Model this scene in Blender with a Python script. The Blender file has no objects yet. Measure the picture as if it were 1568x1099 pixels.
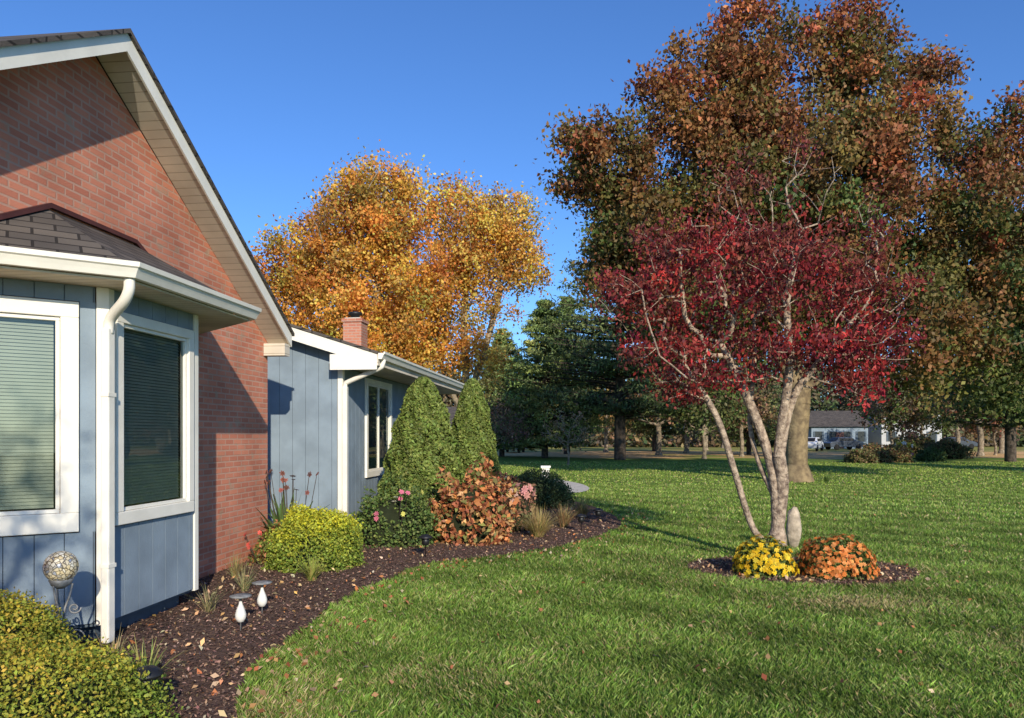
import bpy, math, numpy as np
from mathutils import Vector
rad=math.radians
scene=bpy.context.scene
RNG=np.random.default_rng(7)

# ---------------------------------------------------------------- materials
def newmat(name):
    m=bpy.data.materials.new(name); m.use_nodes=True
    nt=m.node_tree; nt.nodes.clear()
    out=nt.nodes.new('ShaderNodeOutputMaterial')
    return m,nt,out
def N(nt,t,**kw):
    n=nt.nodes.new(t)
    for k,v in kw.items():
        if k.startswith('i_'): n.inputs[k[2:].replace('_',' ')].default_value=v
        else: setattr(n,k,v)
    return n
def rgba(c): return (c[0],c[1],c[2],1)
def mat_basic(name,col,rough=.7,var=.15,scale=6,bump=0,bscale=40,spec=.3,metal=0,col2=None,coord='Object'):
    m,nt,out=newmat(name)
    p=N(nt,'ShaderNodeBsdfPrincipled'); p.inputs['Roughness'].default_value=rough
    p.inputs['Specular IOR Level'].default_value=spec; p.inputs['Metallic'].default_value=metal
    tc=N(nt,'ShaderNodeTexCoord'); no=N(nt,'ShaderNodeTexNoise'); no.inputs['Scale'].default_value=scale
    no.inputs['Detail'].default_value=6; nt.links.new(tc.outputs[coord],no.inputs['Vector'])
    mx=N(nt,'ShaderNodeMix',data_type='RGBA')
    c2=col2 if col2 else tuple(max(0,c*(1-var*1.6)) for c in col)
    c1=col if col2 else tuple(min(1,c*(1+var*.6)) for c in col)
    mx.inputs[6].default_value=rgba(c2); mx.inputs[7].default_value=rgba(c1)
    mr=N(nt,'ShaderNodeMapRange'); mr.inputs[1].default_value=.35; mr.inputs[2].default_value=.65
    nt.links.new(no.outputs[0],mr.inputs[0]); nt.links.new(mr.outputs[0],mx.inputs[0])
    nt.links.new(mx.outputs[2],p.inputs['Base Color'])
    if bump:
        n2=N(nt,'ShaderNodeTexNoise'); n2.inputs['Scale'].default_value=bscale; n2.inputs['Detail'].default_value=8
        nt.links.new(tc.outputs[coord],n2.inputs['Vector'])
        b=N(nt,'ShaderNodeBump'); b.inputs['Strength'].default_value=bump; b.inputs['Distance'].default_value=.02
        nt.links.new(n2.outputs[0],b.inputs['Height']); nt.links.new(b.outputs[0],p.inputs['Normal'])
    nt.links.new(p.outputs[0],out.inputs[0])
    return m
def mat_leaf(name,trans=.3,rough=.55,spec=.25):
    m,nt,out=newmat(name)
    a=N(nt,'ShaderNodeAttribute',attribute_name='Col')
    p=N(nt,'ShaderNodeBsdfPrincipled'); p.inputs['Roughness'].default_value=rough; p.inputs['Specular IOR Level'].default_value=spec
    nt.links.new(a.outputs['Color'],p.inputs['Base Color'])
    if trans>0:
        t=N(nt,'ShaderNodeBsdfTranslucent'); mx=N(nt,'ShaderNodeMixShader'); mx.inputs[0].default_value=trans
        nt.links.new(a.outputs['Color'],t.inputs['Color'])
        nt.links.new(p.outputs[0],mx.inputs[1]); nt.links.new(t.outputs[0],mx.inputs[2]); nt.links.new(mx.outputs[0],out.inputs[0])
    else: nt.links.new(p.outputs[0],out.inputs[0])
    return m
def mat_brick(name,c1,c2,mortar,bw=.2,bh=.068,ms=.010,rough=.85,bump=.6,offset=.5,c3=None):
    m,nt,out=newmat(name)
    uv=N(nt,'ShaderNodeTexCoord')
    br=N(nt,'ShaderNodeTexBrick'); br.inputs['Scale'].default_value=1
    br.inputs['Color1'].default_value=rgba(c1); br.inputs['Color2'].default_value=rgba(c2); br.inputs['Mortar'].default_value=rgba(mortar)
    br.inputs['Mortar Size'].default_value=ms; br.inputs['Brick Width'].default_value=bw; br.inputs['Row Height'].default_value=bh
    br.inputs['Mortar Smooth'].default_value=.2; br.inputs['Bias'].default_value=-.1; br.offset=offset
    nt.links.new(uv.outputs['UV'],br.inputs['Vector'])
    no=N(nt,'ShaderNodeTexNoise'); no.inputs['Scale'].default_value=1.6; no.inputs['Detail'].default_value=8; nt.links.new(uv.outputs['UV'],no.inputs['Vector'])
    mr=N(nt,'ShaderNodeMapRange'); mr.inputs[1].default_value=.3; mr.inputs[2].default_value=.7; mr.inputs[3].default_value=.80; mr.inputs[4].default_value=1.18
    nt.links.new(no.outputs[0],mr.inputs[0])
    hs=N(nt,'ShaderNodeHueSaturation'); nt.links.new(mr.outputs[0],hs.inputs['Value'])
    src=br.outputs['Color']
    if c3:
        no3=N(nt,'ShaderNodeTexNoise'); no3.inputs['Scale'].default_value=5.5; no3.inputs['Detail'].default_value=3; nt.links.new(uv.outputs['UV'],no3.inputs['Vector'])
        r3=N(nt,'ShaderNodeMapRange'); r3.inputs[1].default_value=.60; r3.inputs[2].default_value=.68; r3.inputs[4].default_value=.55; nt.links.new(no3.outputs[0],r3.inputs[0])
        m3=N(nt,'ShaderNodeMix',data_type='RGBA'); m3.inputs[7].default_value=rgba(c3); nt.links.new(r3.outputs[0],m3.inputs[0]); nt.links.new(br.outputs['Color'],m3.inputs[6]); src=m3.outputs[2]
    nt.links.new(src,hs.inputs['Color'])
    p=N(nt,'ShaderNodeBsdfPrincipled'); p.inputs['Roughness'].default_value=rough; p.inputs['Specular IOR Level'].default_value=.2
    nt.links.new(hs.outputs[0],p.inputs['Base Color'])
    n2=N(nt,'ShaderNodeTexNoise'); n2.inputs['Scale'].default_value=70; nt.links.new(uv.outputs['UV'],n2.inputs['Vector'])
    ma=N(nt,'ShaderNodeMath',operation='MULTIPLY_ADD'); ma.inputs[1].default_value=-1.; nt.links.new(br.outputs['Fac'],ma.inputs[0])
    m2=N(nt,'ShaderNodeMath',operation='MULTIPLY'); m2.inputs[1].default_value=.5; nt.links.new(n2.outputs[0],m2.inputs[0]); nt.links.new(m2.outputs[0],ma.inputs[2])
    b=N(nt,'ShaderNodeBump'); b.inputs['Strength'].default_value=bump; b.inputs['Distance'].default_value=.008
    nt.links.new(ma.outputs[0],b.inputs['Height']); nt.links.new(b.outputs[0],p.inputs['Normal'])
    nt.links.new(p.outputs[0],out.inputs[0])
    return m
def mat_glass(name,tint=(.55,.65,.6),k=1.0):
    m,nt,out=newmat(name)
    t=N(nt,'ShaderNodeBsdfTransparent'); t.inputs[0].default_value=rgba(tint)
    g=N(nt,'ShaderNodeBsdfGlossy'); g.inputs['Roughness'].default_value=.015; g.inputs[0].default_value=(.8,.88,.86,1)
    f=N(nt,'ShaderNodeFresnel'); f.inputs[0].default_value=1.45
    ma=N(nt,'ShaderNodeMath',operation='MULTIPLY_ADD'); ma.inputs[1].default_value=k; ma.inputs[2].default_value=.04; ma.use_clamp=True
    tc=N(nt,'ShaderNodeTexCoord'); no=N(nt,'ShaderNodeTexNoise'); no.inputs['Scale'].default_value=2.5; nt.links.new(tc.outputs['Object'],no.inputs['Vector'])
    b=N(nt,'ShaderNodeBump'); b.inputs['Strength'].default_value=.05; b.inputs['Distance'].default_value=.02
    nt.links.new(no.outputs[0],b.inputs['Height']); nt.links.new(b.outputs[0],g.inputs['Normal'])
    nt.links.new(f.outputs[0],ma.inputs[0]); mx=N(nt,'ShaderNodeMixShader'); nt.links.new(ma.outputs[0],mx.inputs[0])
    nt.links.new(t.outputs[0],mx.inputs[1]); nt.links.new(g.outputs[0],mx.inputs[2]); nt.links.new(mx.outputs[0],out.inputs[0])
    return m

M={}
M['brick']=mat_brick('red_brick',(.62,.235,.145),(.48,.165,.105),(.52,.30,.22),c3=(.38,.30,.21))
M['shingle']=mat_brick('asphalt_shingle',(.125,.105,.09),(.075,.065,.06),(.03,.026,.024),bw=.3,bh=.14,ms=.010,bump=1.)
M['siding']=mat_basic('blue_gray_siding',(.235,.295,.355),.75,.10,3,.15,60)
M['groove']=mat_basic('siding_groove',(.10,.13,.16),.9)
M['white']=mat_basic('white_paint',(.86,.82,.73),.5,.05,4,.05,30)
M['soffit']=mat_brick('soffit_panels',(.66,.59,.48),(.63,.56,.46),(.40,.34,.26),bw=3.,bh=.1,ms=.005,bump=.3)
M['darkred']=mat_basic('dark_red_metal',(.10,.035,.03),.5)
M['black']=mat_basic('black_metal',(.015,.015,.016),.45,spec=.5)
M['interior']=mat_basic('dark_interior',(.05,.06,.06),.9)
M['blind']=mat_basic('window_blind',(.40,.41,.35),.6,.05)
M['glass']=mat_glass('window_glass',(.80,.85,.81),.9)
M['chim']=mat_brick('chimney_brick',(.50,.20,.12),(.42,.15,.1),(.45,.3,.23))
M['cement']=mat_basic('concrete',(.62,.56,.47),.9,.15,5,.3,50)
M['leaf']=mat_leaf('foliage')
M['leafthin']=mat_leaf('thin_foliage',.42)
M['needle']=mat_leaf('needles',.15)
M['grass']=mat_leaf('grass_blades',.35,.5,.25)
M['chips']=mat_leaf('mulch_chips',0,.9,.1)
M['flower']=mat_leaf('petals',.25,.7,.1)
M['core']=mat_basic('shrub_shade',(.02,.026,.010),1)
M['bark_tan']=mat_basic('tan_bark',(.52,.40,.29),.9,.4,18,1.,45,col2=(.17,.12,.09))
M['bark_br']=mat_basic('brown_bark',(.30,.22,.12),.95,.4,5,1,14,col2=(.14,.10,.06))
M['bark_gray']=mat_basic('gray_bark',(.30,.24,.17),.95,.4,5,1,14)
M['bark_dk']=mat_basic('dark_bark',(.09,.07,.055),.95,.4,5,1,14)
M['mulch']=mat_basic('mulch_ground',(.16,.095,.07),1,.5,25,1,60,col2=(.075,.043,.033))
M['stone']=mat_basic('tan_stone',(.50,.41,.31),.9,.3,9,.5,30)

# ---------------------------------------------------------------- mesh helpers
def empty(name,loc=(0,0,0),rotz=0):
    e=bpy.data.objects.new(name,None); e.location=loc; e.rotation_euler=(0,0,rotz); e.empty_display_size=.2
    scene.collection.objects.link(e); return e
def planar_uv(me):
    uvl=me.uv_layers.new(name='UVMap')
    for p in me.polygons:
        n=p.normal
        if abs(n.z)>.995: u=Vector((1,0,0)); v=Vector((0,1,0))
        else:
            u=Vector((0,0,1)).cross(n).normalized(); v=n.cross(u)
        for li in p.loop_indices:
            co=me.vertices[me.loops[li].vertex_index].co
            uvl.data[li].uv=(co.dot(u),co.dot(v))
def poly(name,verts,faces,mat,parent=None,smooth=False,uv=True,loc=None,bevel=0):
    me=bpy.data.meshes.new(name); me.from_pydata([tuple(v) for v in verts],[],faces); me.update()
    if uv: planar_uv(me)
    me.materials.append(mat)
    if smooth:
        for p in me.polygons: p.use_smooth=True
    o=bpy.data.objects.new(name,me); scene.collection.objects.link(o)
    if parent: o.parent=parent
    if loc is not None: o.location=loc
    if bevel:
        b=o.modifiers.new('bev','BEVEL'); b.width=bevel; b.segments=2; b.limit_method='ANGLE'
    return o
BF=[(0,3,2,1),(4,5,6,7),(0,1,5,4),(1,2,6,5),(2,3,7,6),(3,0,4,7)]
def multi(name,boxes,mat,parent,bevel=0,loc=None):
    V=[];F=[]
    for b in boxes:
        k=len(V); V+=list(b); F+=[tuple(i+k for i in f) for f in BF]
    return poly(name,V,F,mat,parent,bevel=bevel,loc=loc)
def bx(x0,x1,y0,y1,z0,z1):
    return [(x0,y0,z0),(x1,y0,z0),(x1,y1,z0),(x0,y1,z0),(x0,y0,z1),(x1,y0,z1),(x1,y1,z1),(x0,y1,z1)]
class Frame:
    def __init__(s,p0,p1):
        s.o=np.array(p0,float); d=np.array(p1,float)-s.o; s.L=np.hypot(*d); s.u=d/s.L; s.n=np.array([s.u[1],-s.u[0]])
    def pt(s,a,o,z):
        q=s.o+s.u*a+s.n*o; return (q[0],q[1],z)
    def box(s,a0,a1,o0,o1,z0,z1):
        return [s.pt(a0,o0,z0),s.pt(a0,o1,z0),s.pt(a1,o1,z0),s.pt(a1,o0,z0),s.pt(a0,o0,z1),s.pt(a0,o1,z1),s.pt(a1,o1,z1),s.pt(a1,o0,z1)]
def npmesh(name,V,nper,cols,mat,parent=None,loc=None):
    me=bpy.data.meshes.new(name); V=np.asarray(V,np.float32); nv=len(V); nf=nv//nper
    me.vertices.add(nv); me.vertices.foreach_set('co',V.ravel())
    me.loops.add(nv); me.loops.foreach_set('vertex_index',np.arange(nv,dtype=np.int32))
    me.polygons.add(nf); me.polygons.foreach_set('loop_start',np.arange(0,nv,nper,dtype=np.int32))
    me.polygons.foreach_set('loop_total',np.full(nf,nper,np.int32))
    me.update(calc_edges=True)
    if cols is not None:
        ca=me.color_attributes.new(name='Col',type='FLOAT_COLOR',domain='POINT')
        c=np.ones((nv,4),np.float32); c[:,:3]=np.repeat(cols,nper,axis=0); ca.data.foreach_set('color',c.ravel())
    me.materials.append(mat)
    o=bpy.data.objects.new(name,me); scene.collection.objects.link(o)
    if parent: o.parent=parent
    if loc is not None: o.location=loc
    return o
def unit(v): return v/np.maximum(np.linalg.norm(v,axis=1,keepdims=True),1e-9)
def leafverts(C,L,W,rng,droop=0.,normal=None,nb=0.):
    n=len(C)
    d=rng.normal(size=(n,3)); d[:,2]-=droop; d=unit(d)
    w=rng.normal(size=(n,3))
    if normal is not None:
        nn=unit(normal*nb+rng.normal(size=(n,3)))
        d=unit(np.cross(nn,w)); w=np.cross(nn,d)
    else:
        w=unit(np.cross(d,w))
    L=np.asarray(L).reshape(-1,1)*np.ones((n,1)); W=np.asarray(W).reshape(-1,1)*np.ones((n,1))
    nrm=np.cross(d,w)
    a=C-d*L*.5; b=C+w*W*.5+d*L*.05+nrm*W*.12; c=C+d*L*.5-nrm*L*.1; e=C-w*W*.5+d*L*.05+nrm*W*.12
    return np.stack([a,b,c,e],1).reshape(-1,3)
def pick(pal,n,rng,jit=.15,wts=None):
    pal=np.array(pal,float); idx=rng.choice(len(pal),n,p=wts)
    return np.clip(pal[idx]*(1+rng.normal(size=(n,1))*jit)*(1+rng.normal(size=(n,3))*jit*.3),0.002,1)
def tubes(name,P0,P1,R0,R1,mat,parent=None,sides=6,loc=None,smooth=True):
    P0=np.array(P0,float);P1=np.array(P1,float);R0=np.array(R0,float);R1=np.array(R1,float)
    d=unit(P1-P0); up=np.where(np.abs(d[:,2:3])>.9,np.array([[1,0,0]]),np.array([[0,0,1]]))
    a=unit(np.cross(d,up)); b=np.cross(d,a); n=len(P0)
    ang=np.arange(sides)*2*math.pi/sides
    ring=a[:,None,:]*np.cos(ang)[None,:,None]+b[:,None,:]*np.sin(ang)[None,:,None]
    V0=P0[:,None,:]+ring*R0[:,None,None]; V1=P1[:,None,:]+ring*R1[:,None,None]
    V=np.concatenate([V0,V1],1).reshape(-1,3)
    i=np.arange(sides); j=(i+1)%sides
    f=np.stack([i,j,j+sides,i+sides],1)[None]+ (np.arange(n)*2*sides)[:,None,None]
    f=f.reshape(-1,4)
    me=bpy.data.meshes.new(name); me.vertices.add(len(V)); me.vertices.foreach_set('co',V.astype(np.float32).ravel())
    me.loops.add(f.size); me.loops.foreach_set('vertex_index',f.astype(np.int32).ravel())
    me.polygons.add(len(f)); me.polygons.foreach_set('loop_start',np.arange(0,f.size,4,dtype=np.int32)); me.polygons.foreach_set('loop_total',np.full(len(f),4,np.int32))
    me.polygons.foreach_set('use_smooth',np.full(len(f),smooth,bool))
    me.update(calc_edges=True); me.materials.append(mat)
    o=bpy.data.objects.new(name,me); scene.collection.objects.link(o)
    if parent: o.parent=parent
    if loc is not None:o.location=loc
    return o
def pathtube(name,pts,r,mat,parent=None,sides=8,smooth=True):
    pts=[Vector(p) for p in pts]; V=[];F=[]; n=len(pts)
    rr=r if hasattr(r,'__len__') else [r]*n
    a=None
    for i,p in enumerate(pts):
        t=(pts[min(i+1,n-1)]-pts[max(i-1,0)]).normalized()
        if a is None:
            a=t.cross(Vector((0,1,0)) if abs(t.y)<.8 else Vector((1,0,0))).normalized()
        a=(a-t*a.dot(t)).normalized(); b=t.cross(a)
        for k in range(sides):
            g=2*math.pi*(k+.5)/sides; V.append(p+(a*math.cos(g)+b*math.sin(g))*rr[i])
    for i in range(n-1):
        for k in range(sides):
            k2=(k+1)%sides; F.append((i*sides+k,i*sides+k2,(i+1)*sides+k2,(i+1)*sides+k))
    F.append(tuple(range(sides))[::-1]); F.append(tuple((n-1)*sides+k for k in range(sides)))
    return poly(name,V,F,mat,parent,smooth=smooth,uv=False)
def lathe(name,prof,mat,parent=None,seg=16,loc=None,smooth=True):
    V=[];F=[]
    for (r,z) in prof:
        for k in range(seg):
            g=2*math.pi*k/seg; V.append((r*math.cos(g),r*math.sin(g),z))
    for i in range(len(prof)-1):
        for k in range(seg):
            k2=(k+1)%seg; F.append((i*seg+k,i*seg+k2,(i+1)*seg+k2,(i+1)*seg+k))
    F.append(tuple(range(seg))[::-1]); F.append(tuple((len(prof)-1)*seg+k for k in range(seg)))
    return poly(name,V,F,mat,parent,smooth=smooth,uv=False,loc=loc)
def inpoly(x,y,P):
    P=np.array(P); r=np.zeros(len(x),bool); j=len(P)-1
    for i in range(len(P)):
        xi,yi=P[i];xj,yj=P[j]
        c=((yi>y)!=(yj>y))&(x<(xj-xi)*(y-yi)/(yj-yi+1e-12)+xi); r^=c; j=i
    return r
def smoothcurve(pts,k=8):
    P=np.array(pts,float); out=[]
    n=len(P)
    for i in range(n-1):
        p0=P[max(i-1,0)];p1=P[i];p2=P[i+1];p3=P[min(i+2,n-1)]
        for t in np.linspace(0,1,k,endpoint=False):
            out.append(.5*((2*p1)+(-p0+p2)*t+(2*p0-5*p1+4*p2-p3)*t*t+(-p0+3*p1-3*p2+p3)*t**3))
    out.append(P[-1]); return [tuple(p) for p in out]
def vnoise(x,y,s,seed=0):
    r=np.random.default_rng(seed); v=np.zeros(len(x))
    for k in range(6):
        a=r.uniform(0,6.28); f=(.6+r.random()*1.6)/s; v+=np.sin((x*math.cos(a)+y*math.sin(a))*f*2*math.pi+r.uniform(0,6.28))
    return v/3.

# ---------------------------------------------------------------- trees
def sample_blobs(blobs,n,rng,shell=.45):
    B=np.array([b[:6] for b in blobs],float)
    w=np.array([(b[6] if len(b)>6 else 1)*b[3]*b[4]*b[5] for b in blobs])**.85; w/=w.sum()
    idx=rng.choice(len(B),n,p=w); d=unit(rng.normal(size=(n,3)))
    r=rng.random((n,1))**shell
    return B[idx,:3]+d*r*B[idx,3:6]
def skeleton(paths,attr,rng,step,R,tip,minz,k=2.3,pen=.35,wob=.12,lift=.15):
    nodes=[];par=[];plen=[]
    def add(p,pa):
        nodes.append(np.array(p,float));par.append(pa)
        plen.append(0 if pa<0 else plen[pa]+np.linalg.norm(nodes[-1]-nodes[pa])); return len(nodes)-1
    for pi,path in enumerate(paths):
        if pi==0: prev=add(path[0],-1)
        else:
            A=np.array(nodes); prev=int(np.argmin(np.linalg.norm(A-np.array(path[0]),axis=1)))
        sp=smoothcurve(path,4)
        for p in sp[1:]: prev=add(p,prev)
    order=np.argsort(np.linalg.norm(attr-np.array(nodes[len(nodes)//2]),axis=1))
    for ai in order:
        a=attr[ai]; A=np.array(nodes); c=np.linalg.norm(A-a,axis=1)+pen*np.array(plen)+np.where(A[:,2]<minz,50,0)+np.where(A[:,2]>a[2]+.1*R*30,.4,0)
        b=int(np.argmin(c)); D=np.linalg.norm(a-A[b]); m=max(1,int(round(D/step))); p0=A[b]; prev=b
        mid=rng.normal(size=3)*wob*D; mid[2]=-abs(mid[2])*.3-lift*D*.5
        for i in range(1,m+1):
            t=i/m; p=p0*(1-t)+a*t+mid*4*t*(1-t)*.5+ (rng.normal(size=3)*step*.08 if i<m else 0)
            prev=add(p,prev)
    n=len(nodes); acc=np.zeros(n)
    for i in range(n-1,0,-1):
        if acc[i]==0: acc[i]=1
        acc[par[i]]+=acc[i]
    r=acc**(1/k); r=r/r[0]; 
    rr=tip+(R-tip)*(r-r.min())/(1-r.min())
    return np.array(nodes),np.array(par),rr
def make_tree(name,base,paths,blobs,nclump,per,sig,leaf,pal,R,tip,step,minz,mat,bark,seed,aspect=.6,droop=.6,flat=1.,topcol=None,
              branch=True,shell=.45,wts=None,pen=.35,lift=.15,clvar=.22,drop=.0,dropz=None,sides=6,k=2.3,lp=1.3,topmix=.8):
    rng=np.random.default_rng(seed); e=empty(name,base)
    at=sample_blobs(blobs,nclump,rng,shell)
    at=at[at[:,2]>minz*.8]
    if branch:
        Nn,P,Rr=skeleton(paths,at,rng,step,R,tip,minz,pen=pen,lift=lift,k=k)
        i=np.arange(1,len(Nn)); tubes('trunk_and_branches',Nn[P[i]],Nn[i],np.minimum(Rr[P[i]],Rr[i]*1.35+.001),Rr[i],bark,e,sides)
        tubes('root_flare',[[0,0,-.1]],[[paths[0][1][0]*.5,paths[0][1][1]*.5,max(.12,R*1.6)]],[R*1.7],[R*1.0],bark,e,10)
    kp=np.full(len(at),1-drop)
    if dropz: kp=np.where(at[:,2]>dropz[0],kp*dropz[1],kp)
    at=at[rng.random(len(at))<kp]
    n=len(at); cnt=np.maximum(4,(per*rng.uniform(.4,1.5,n))).astype(int); idx=np.repeat(np.arange(n),cnt)
    off=rng.normal(size=(len(idx),3))*sig*rng.uniform(.6,1.25,n)[idx,None]; off[:,2]*=flat
    C=at[idx]+off
    ccol=pick(pal,n,rng,clvar,wts)
    if topcol is not None:
        zz=at[:,2]; t=np.clip((zz-zz.min())/(zz.max()-zz.min()),0,1)**lp
        tc=pick(topcol,n,rng,clvar); mixf=np.clip(t*topmix+rng.normal(size=n)*.25,0,1)[:,None]; ccol=ccol*(1-mixf)+tc*mixf
    cols=np.clip(ccol[idx]*(1+rng.normal(size=(len(idx),1))*.20)*(1+rng.normal(size=(len(idx),3))*.08),.002,1)
    L=leaf*rng.uniform(.6,1.3,len(idx))
    npmesh('crown_foliage',leafverts(C,L,L*aspect,rng,droop),4,cols,mat,e)
    return e

def rel(bl,cx): return [(b[0]-cx,b[1],b[2],b[3],b[4],b[5])+tuple(b[6:]) for b in bl]
big=[(10.3,0,9.2,4.0,3.6,4.2,1.),(8.5,0,14.5,1.8,1.8,2.5,1.5),(12.0,.3,15.0,1.7,1.7,2.2,1.5),(5.5,-.5,13.4,1.2,1.3,1.7,1.4),(3.1,0,11.2,1.8,1.8,1.4,1.5),
     (5.2,.5,8.9,2.4,2.6,2.2,1.3),(14.7,0,13.7,1.1,1.2,1.3,1.2),(17.2,.5,12.1,1.8,1.8,1.6,1.2),(16.2,0,8.4,2.8,3,2.4,1.3),(12.8,-1,11.4,1.9,2,1.8,1.3),
     (13.2,-1,5.6,2.8,2.8,1.9,1.2),(7.4,0,6.2,2.8,2.8,1.9,1.2),(4.0,.5,7.4,1.6,1.6,1.3),(18.9,0,5.5,2.3,2.3,2.0),(19.8,0,9.3,1.8,2,1.9),(7.6,0,11.6,2.0,2,1.8,1.3),(16,0,3.9,2.4,2,1.3),(6.2,0,4.6,1.8,1.6,1.0)]
make_tree('autumn_shade_tree',(10.0,26,0),[[(0,0,0),(0,0,1.5),(.1,0,3.2),(0,.1,5.5),(.3,.1,8.5),(.2,0,12)],[(.1,0,3.2),(-1.5,0,6),(-3,0,9)],[(.1,0,3.2),(1.8,.2,6),(4,.1,9)],[(0,0,3),(2.5,-.3,4.8),(6,0,7)]],
  rel(big,10.0),1350,170,.33,.165,[(.10,.135,.038),(.075,.115,.032),(.15,.145,.045),(.24,.12,.045),(.14,.165,.045)],.38,.014,.9,2.6,M['leaf'],M['bark_br'],11,
  aspect=.68,droop=.8,topcol=[(.40,.12,.055),(.32,.10,.05),(.36,.16,.06),(.19,.13,.04)],shell=.38,k=2.1,lp=1.0,topmix=.95)
oA=[(-6.6,0,13.7,2.5,2.3,2.1,1.3),(-8.2,0,11.7,3.1,3,2.5),(-11.3,0,10.3,2.1,2.2,2.0,1.2),(-8.9,0,8.5,3.6,3.2,2.5),(-5.5,0,9.5,2.9,2.9,3.1),(-6.2,0,6.3,3.1,3,1.9),(-12.4,0,8.2,2.1,2,2.2)]
pO=[(.76,.35,.075),(.82,.45,.09),(.64,.27,.065),(.82,.53,.12),(.50,.33,.08)]
make_tree('orange_maple_tree',(-7.5,38,0),[[(0,0,0),(0,0,2.5),(.2,0,5),(.5,0,8),(.7,0,11)],[(0,0,2.5),(-1.5,0,5.5),(-3,0,8)],[(0,0,2.7),(1.2,0,5.5),(2.2,0,8)]],
  rel(oA,-7.5),600,135,.40,.175,pO,.35,.02,1.,2.4,M['leafthin'],M['bark_gray'],12,aspect=.7,shell=.38)
oB=[(-2.5,0,13.5,2.3,2.2,1.9,1.2),(-.3,0,12.9,1.9,2,1.8),(-1.4,0,11.3,2.7,2.6,1.9),(-3.3,0,9.0,1.7,2,2.5),(.7,0,11.0,1.6,1.6,1.7),(-1.9,0,5.4,1.7,1.7,1.4),(-4.6,0,6.0,2.2,2.2,1.7),(-1.3,0,8.3,1.5,1.6,1.4,.5)]
make_tree('orange_maple_tree',(-2.6,40,0),[[(0,0,0),(0,0,2.5),(.1,0,5),(0,0,8),(.2,0,11)],[(0,0,2.5),(-1.2,0,5.5),(-1.5,0,8)],[(0,0,3),(1.2,0,6.5),(2,0,9.5)]],
  rel(oB,-2.6),460,90,.40,.165,pO+[(.84,.62,.14)],.30,.02,1.,2.4,M['leafthin'],M['bark_gray'],13,aspect=.7,drop=.06,shell=.38)

# foreground red dogwood
mp=[(-.5,0,3.45,1.15,1.1,.75,.9),(-1.8,0,3.35,.6,.8,.36,1.3),(-1.15,.1,4.0,.7,.8,.42,1.2),(.05,0,3.95,.85,.9,.6,.9),(.35,.05,4.95,.5,.5,.65,.5),(1.1,0,3.5,.5,.8,.6,1.0),
    (.85,-.1,2.75,.65,.8,.36,1.3),(-1.4,0,2.7,.65,.7,.34,1.2),(-.8,.1,2.4,.65,.8,.28,1.2),(0,-.2,2.65,.8,.8,.34,1.),(1.2,0,4.3,.45,.5,.5,.6),(-.35,0,4.75,.55,.5,.45,.6),(1.35,0,2.85,.4,.5,.4),(.95,-.1,2.2,.4,.5,.25,1.3),(-1.2,0,2.2,.5,.5,.2,1.1)]
make_tree('red_dogwood_tree',(3.34,9.3,0),[[(0,0,0),(0,0,.22),(-.03,0,.9),(-.14,.05,1.5),(-.42,.1,2.25),(-.7,.1,2.8)],
   [(0,0,.22),(-.24,0,.34),(-.38,0,.62),(-.57,-.05,1.2),(-.80,-.1,1.85),(-1.2,-.1,2.5)],
   [(-.01,0,.35),(.05,-.03,1.0),(.0,-.05,1.5),(.12,-.1,2.5),(.1,-.05,3.3),(.3,0,4.2)],
   [(-.03,0,.8),(-.2,.15,1.3),(-.28,.22,1.8),(-.2,.3,2.5),(-.2,.3,3.3)],
   [(.02,-.05,1.4),(.2,.0,2.1),(.55,-.1,2.6),(.95,-.1,3.1)]],
  mp,900,33,.10,.064,[(.30,.030,.040),(.21,.022,.034),(.46,.045,.042),(.15,.035,.035),(.28,.06,.045)],.115,.0035,.2,1.8,M['leafthin'],M['bark_tan'],21,aspect=.52,droop=1.2,
  topcol=[(.28,.09,.06),(.33,.12,.08),(.22,.06,.045)],pen=.22,drop=.20,dropz=(4.25,.5),sides=10,lift=.02,k=1.9,lp=1.6,flat=.75)

# pines
def pine(name,base,H,Rb,z0,seed,n=260,pal=[(.12,.16,.060),(.09,.13,.050),(.17,.21,.075)],leaf=.42):
    rng=np.random.default_rng(seed); e=empty(name,base)
    tubes('trunk',[[0,0,-.1],[0,0,H*.5]],[[0,0,H*.5],[.1,0,H]],[H*.022,H*.015],[H*.015,.03],M['bark_dk'],e,8)
    t=np.sort(rng.random(n)**1.1); z=z0+(H-z0)*t; prof=Rb*np.clip(1-t,0.03,1)**.65*(.75+.35*np.minimum(1,t*6))*rng.uniform(.55,1.15,n)
    a=rng.uniform(0,6.28,n); tip=np.stack([np.cos(a)*prof,np.sin(a)*prof,z-.02*prof+rng.normal(size=n)*.1],1)
    b0=np.stack([0*a,0*a,z-.12*prof],1)
    tubes('branches',b0,tip,.03+.02*prof,np.full(n,.012),M['bark_dk'],e,4)
    per=85; idx=np.repeat(np.arange(n),per); s=rng.random(len(idx))**.6*.85+.2
    C=b0[idx]*(1-s[:,None])+tip[idx]*s[:,None]+rng.normal(size=(len(idx),3))*np.array([1,1,.35])*(.10+.09*prof[idx,None])
    cc=pick(pal,n,rng,.2)[idx]*(1+rng.normal(size=(len(idx),1))*.2)
    L=leaf*rng.uniform(.5,1.1,len(idx)); npmesh('needles',leafverts(C,L,L*.28,rng,0.),4,np.clip(cc,.003,1),M['needle'],e)
pine('pine_tree',(7.3,50,0),18.5,6.0,3.4,31,360)
pine('pine_tree',(2.4,54,0),11.5,4.0,1.0,32,260,[(.27,.33,.11),(.20,.27,.09),(.33,.38,.14)])
pine('pine_tree',(-.8,58,0),10.0,3.3,.8,33,210,[(.22,.27,.09),(.27,.31,.11)])
pine('pine_tree',(4.9,66,0),14,4.2,2.2,34,220,[(.20,.27,.09)])
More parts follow.
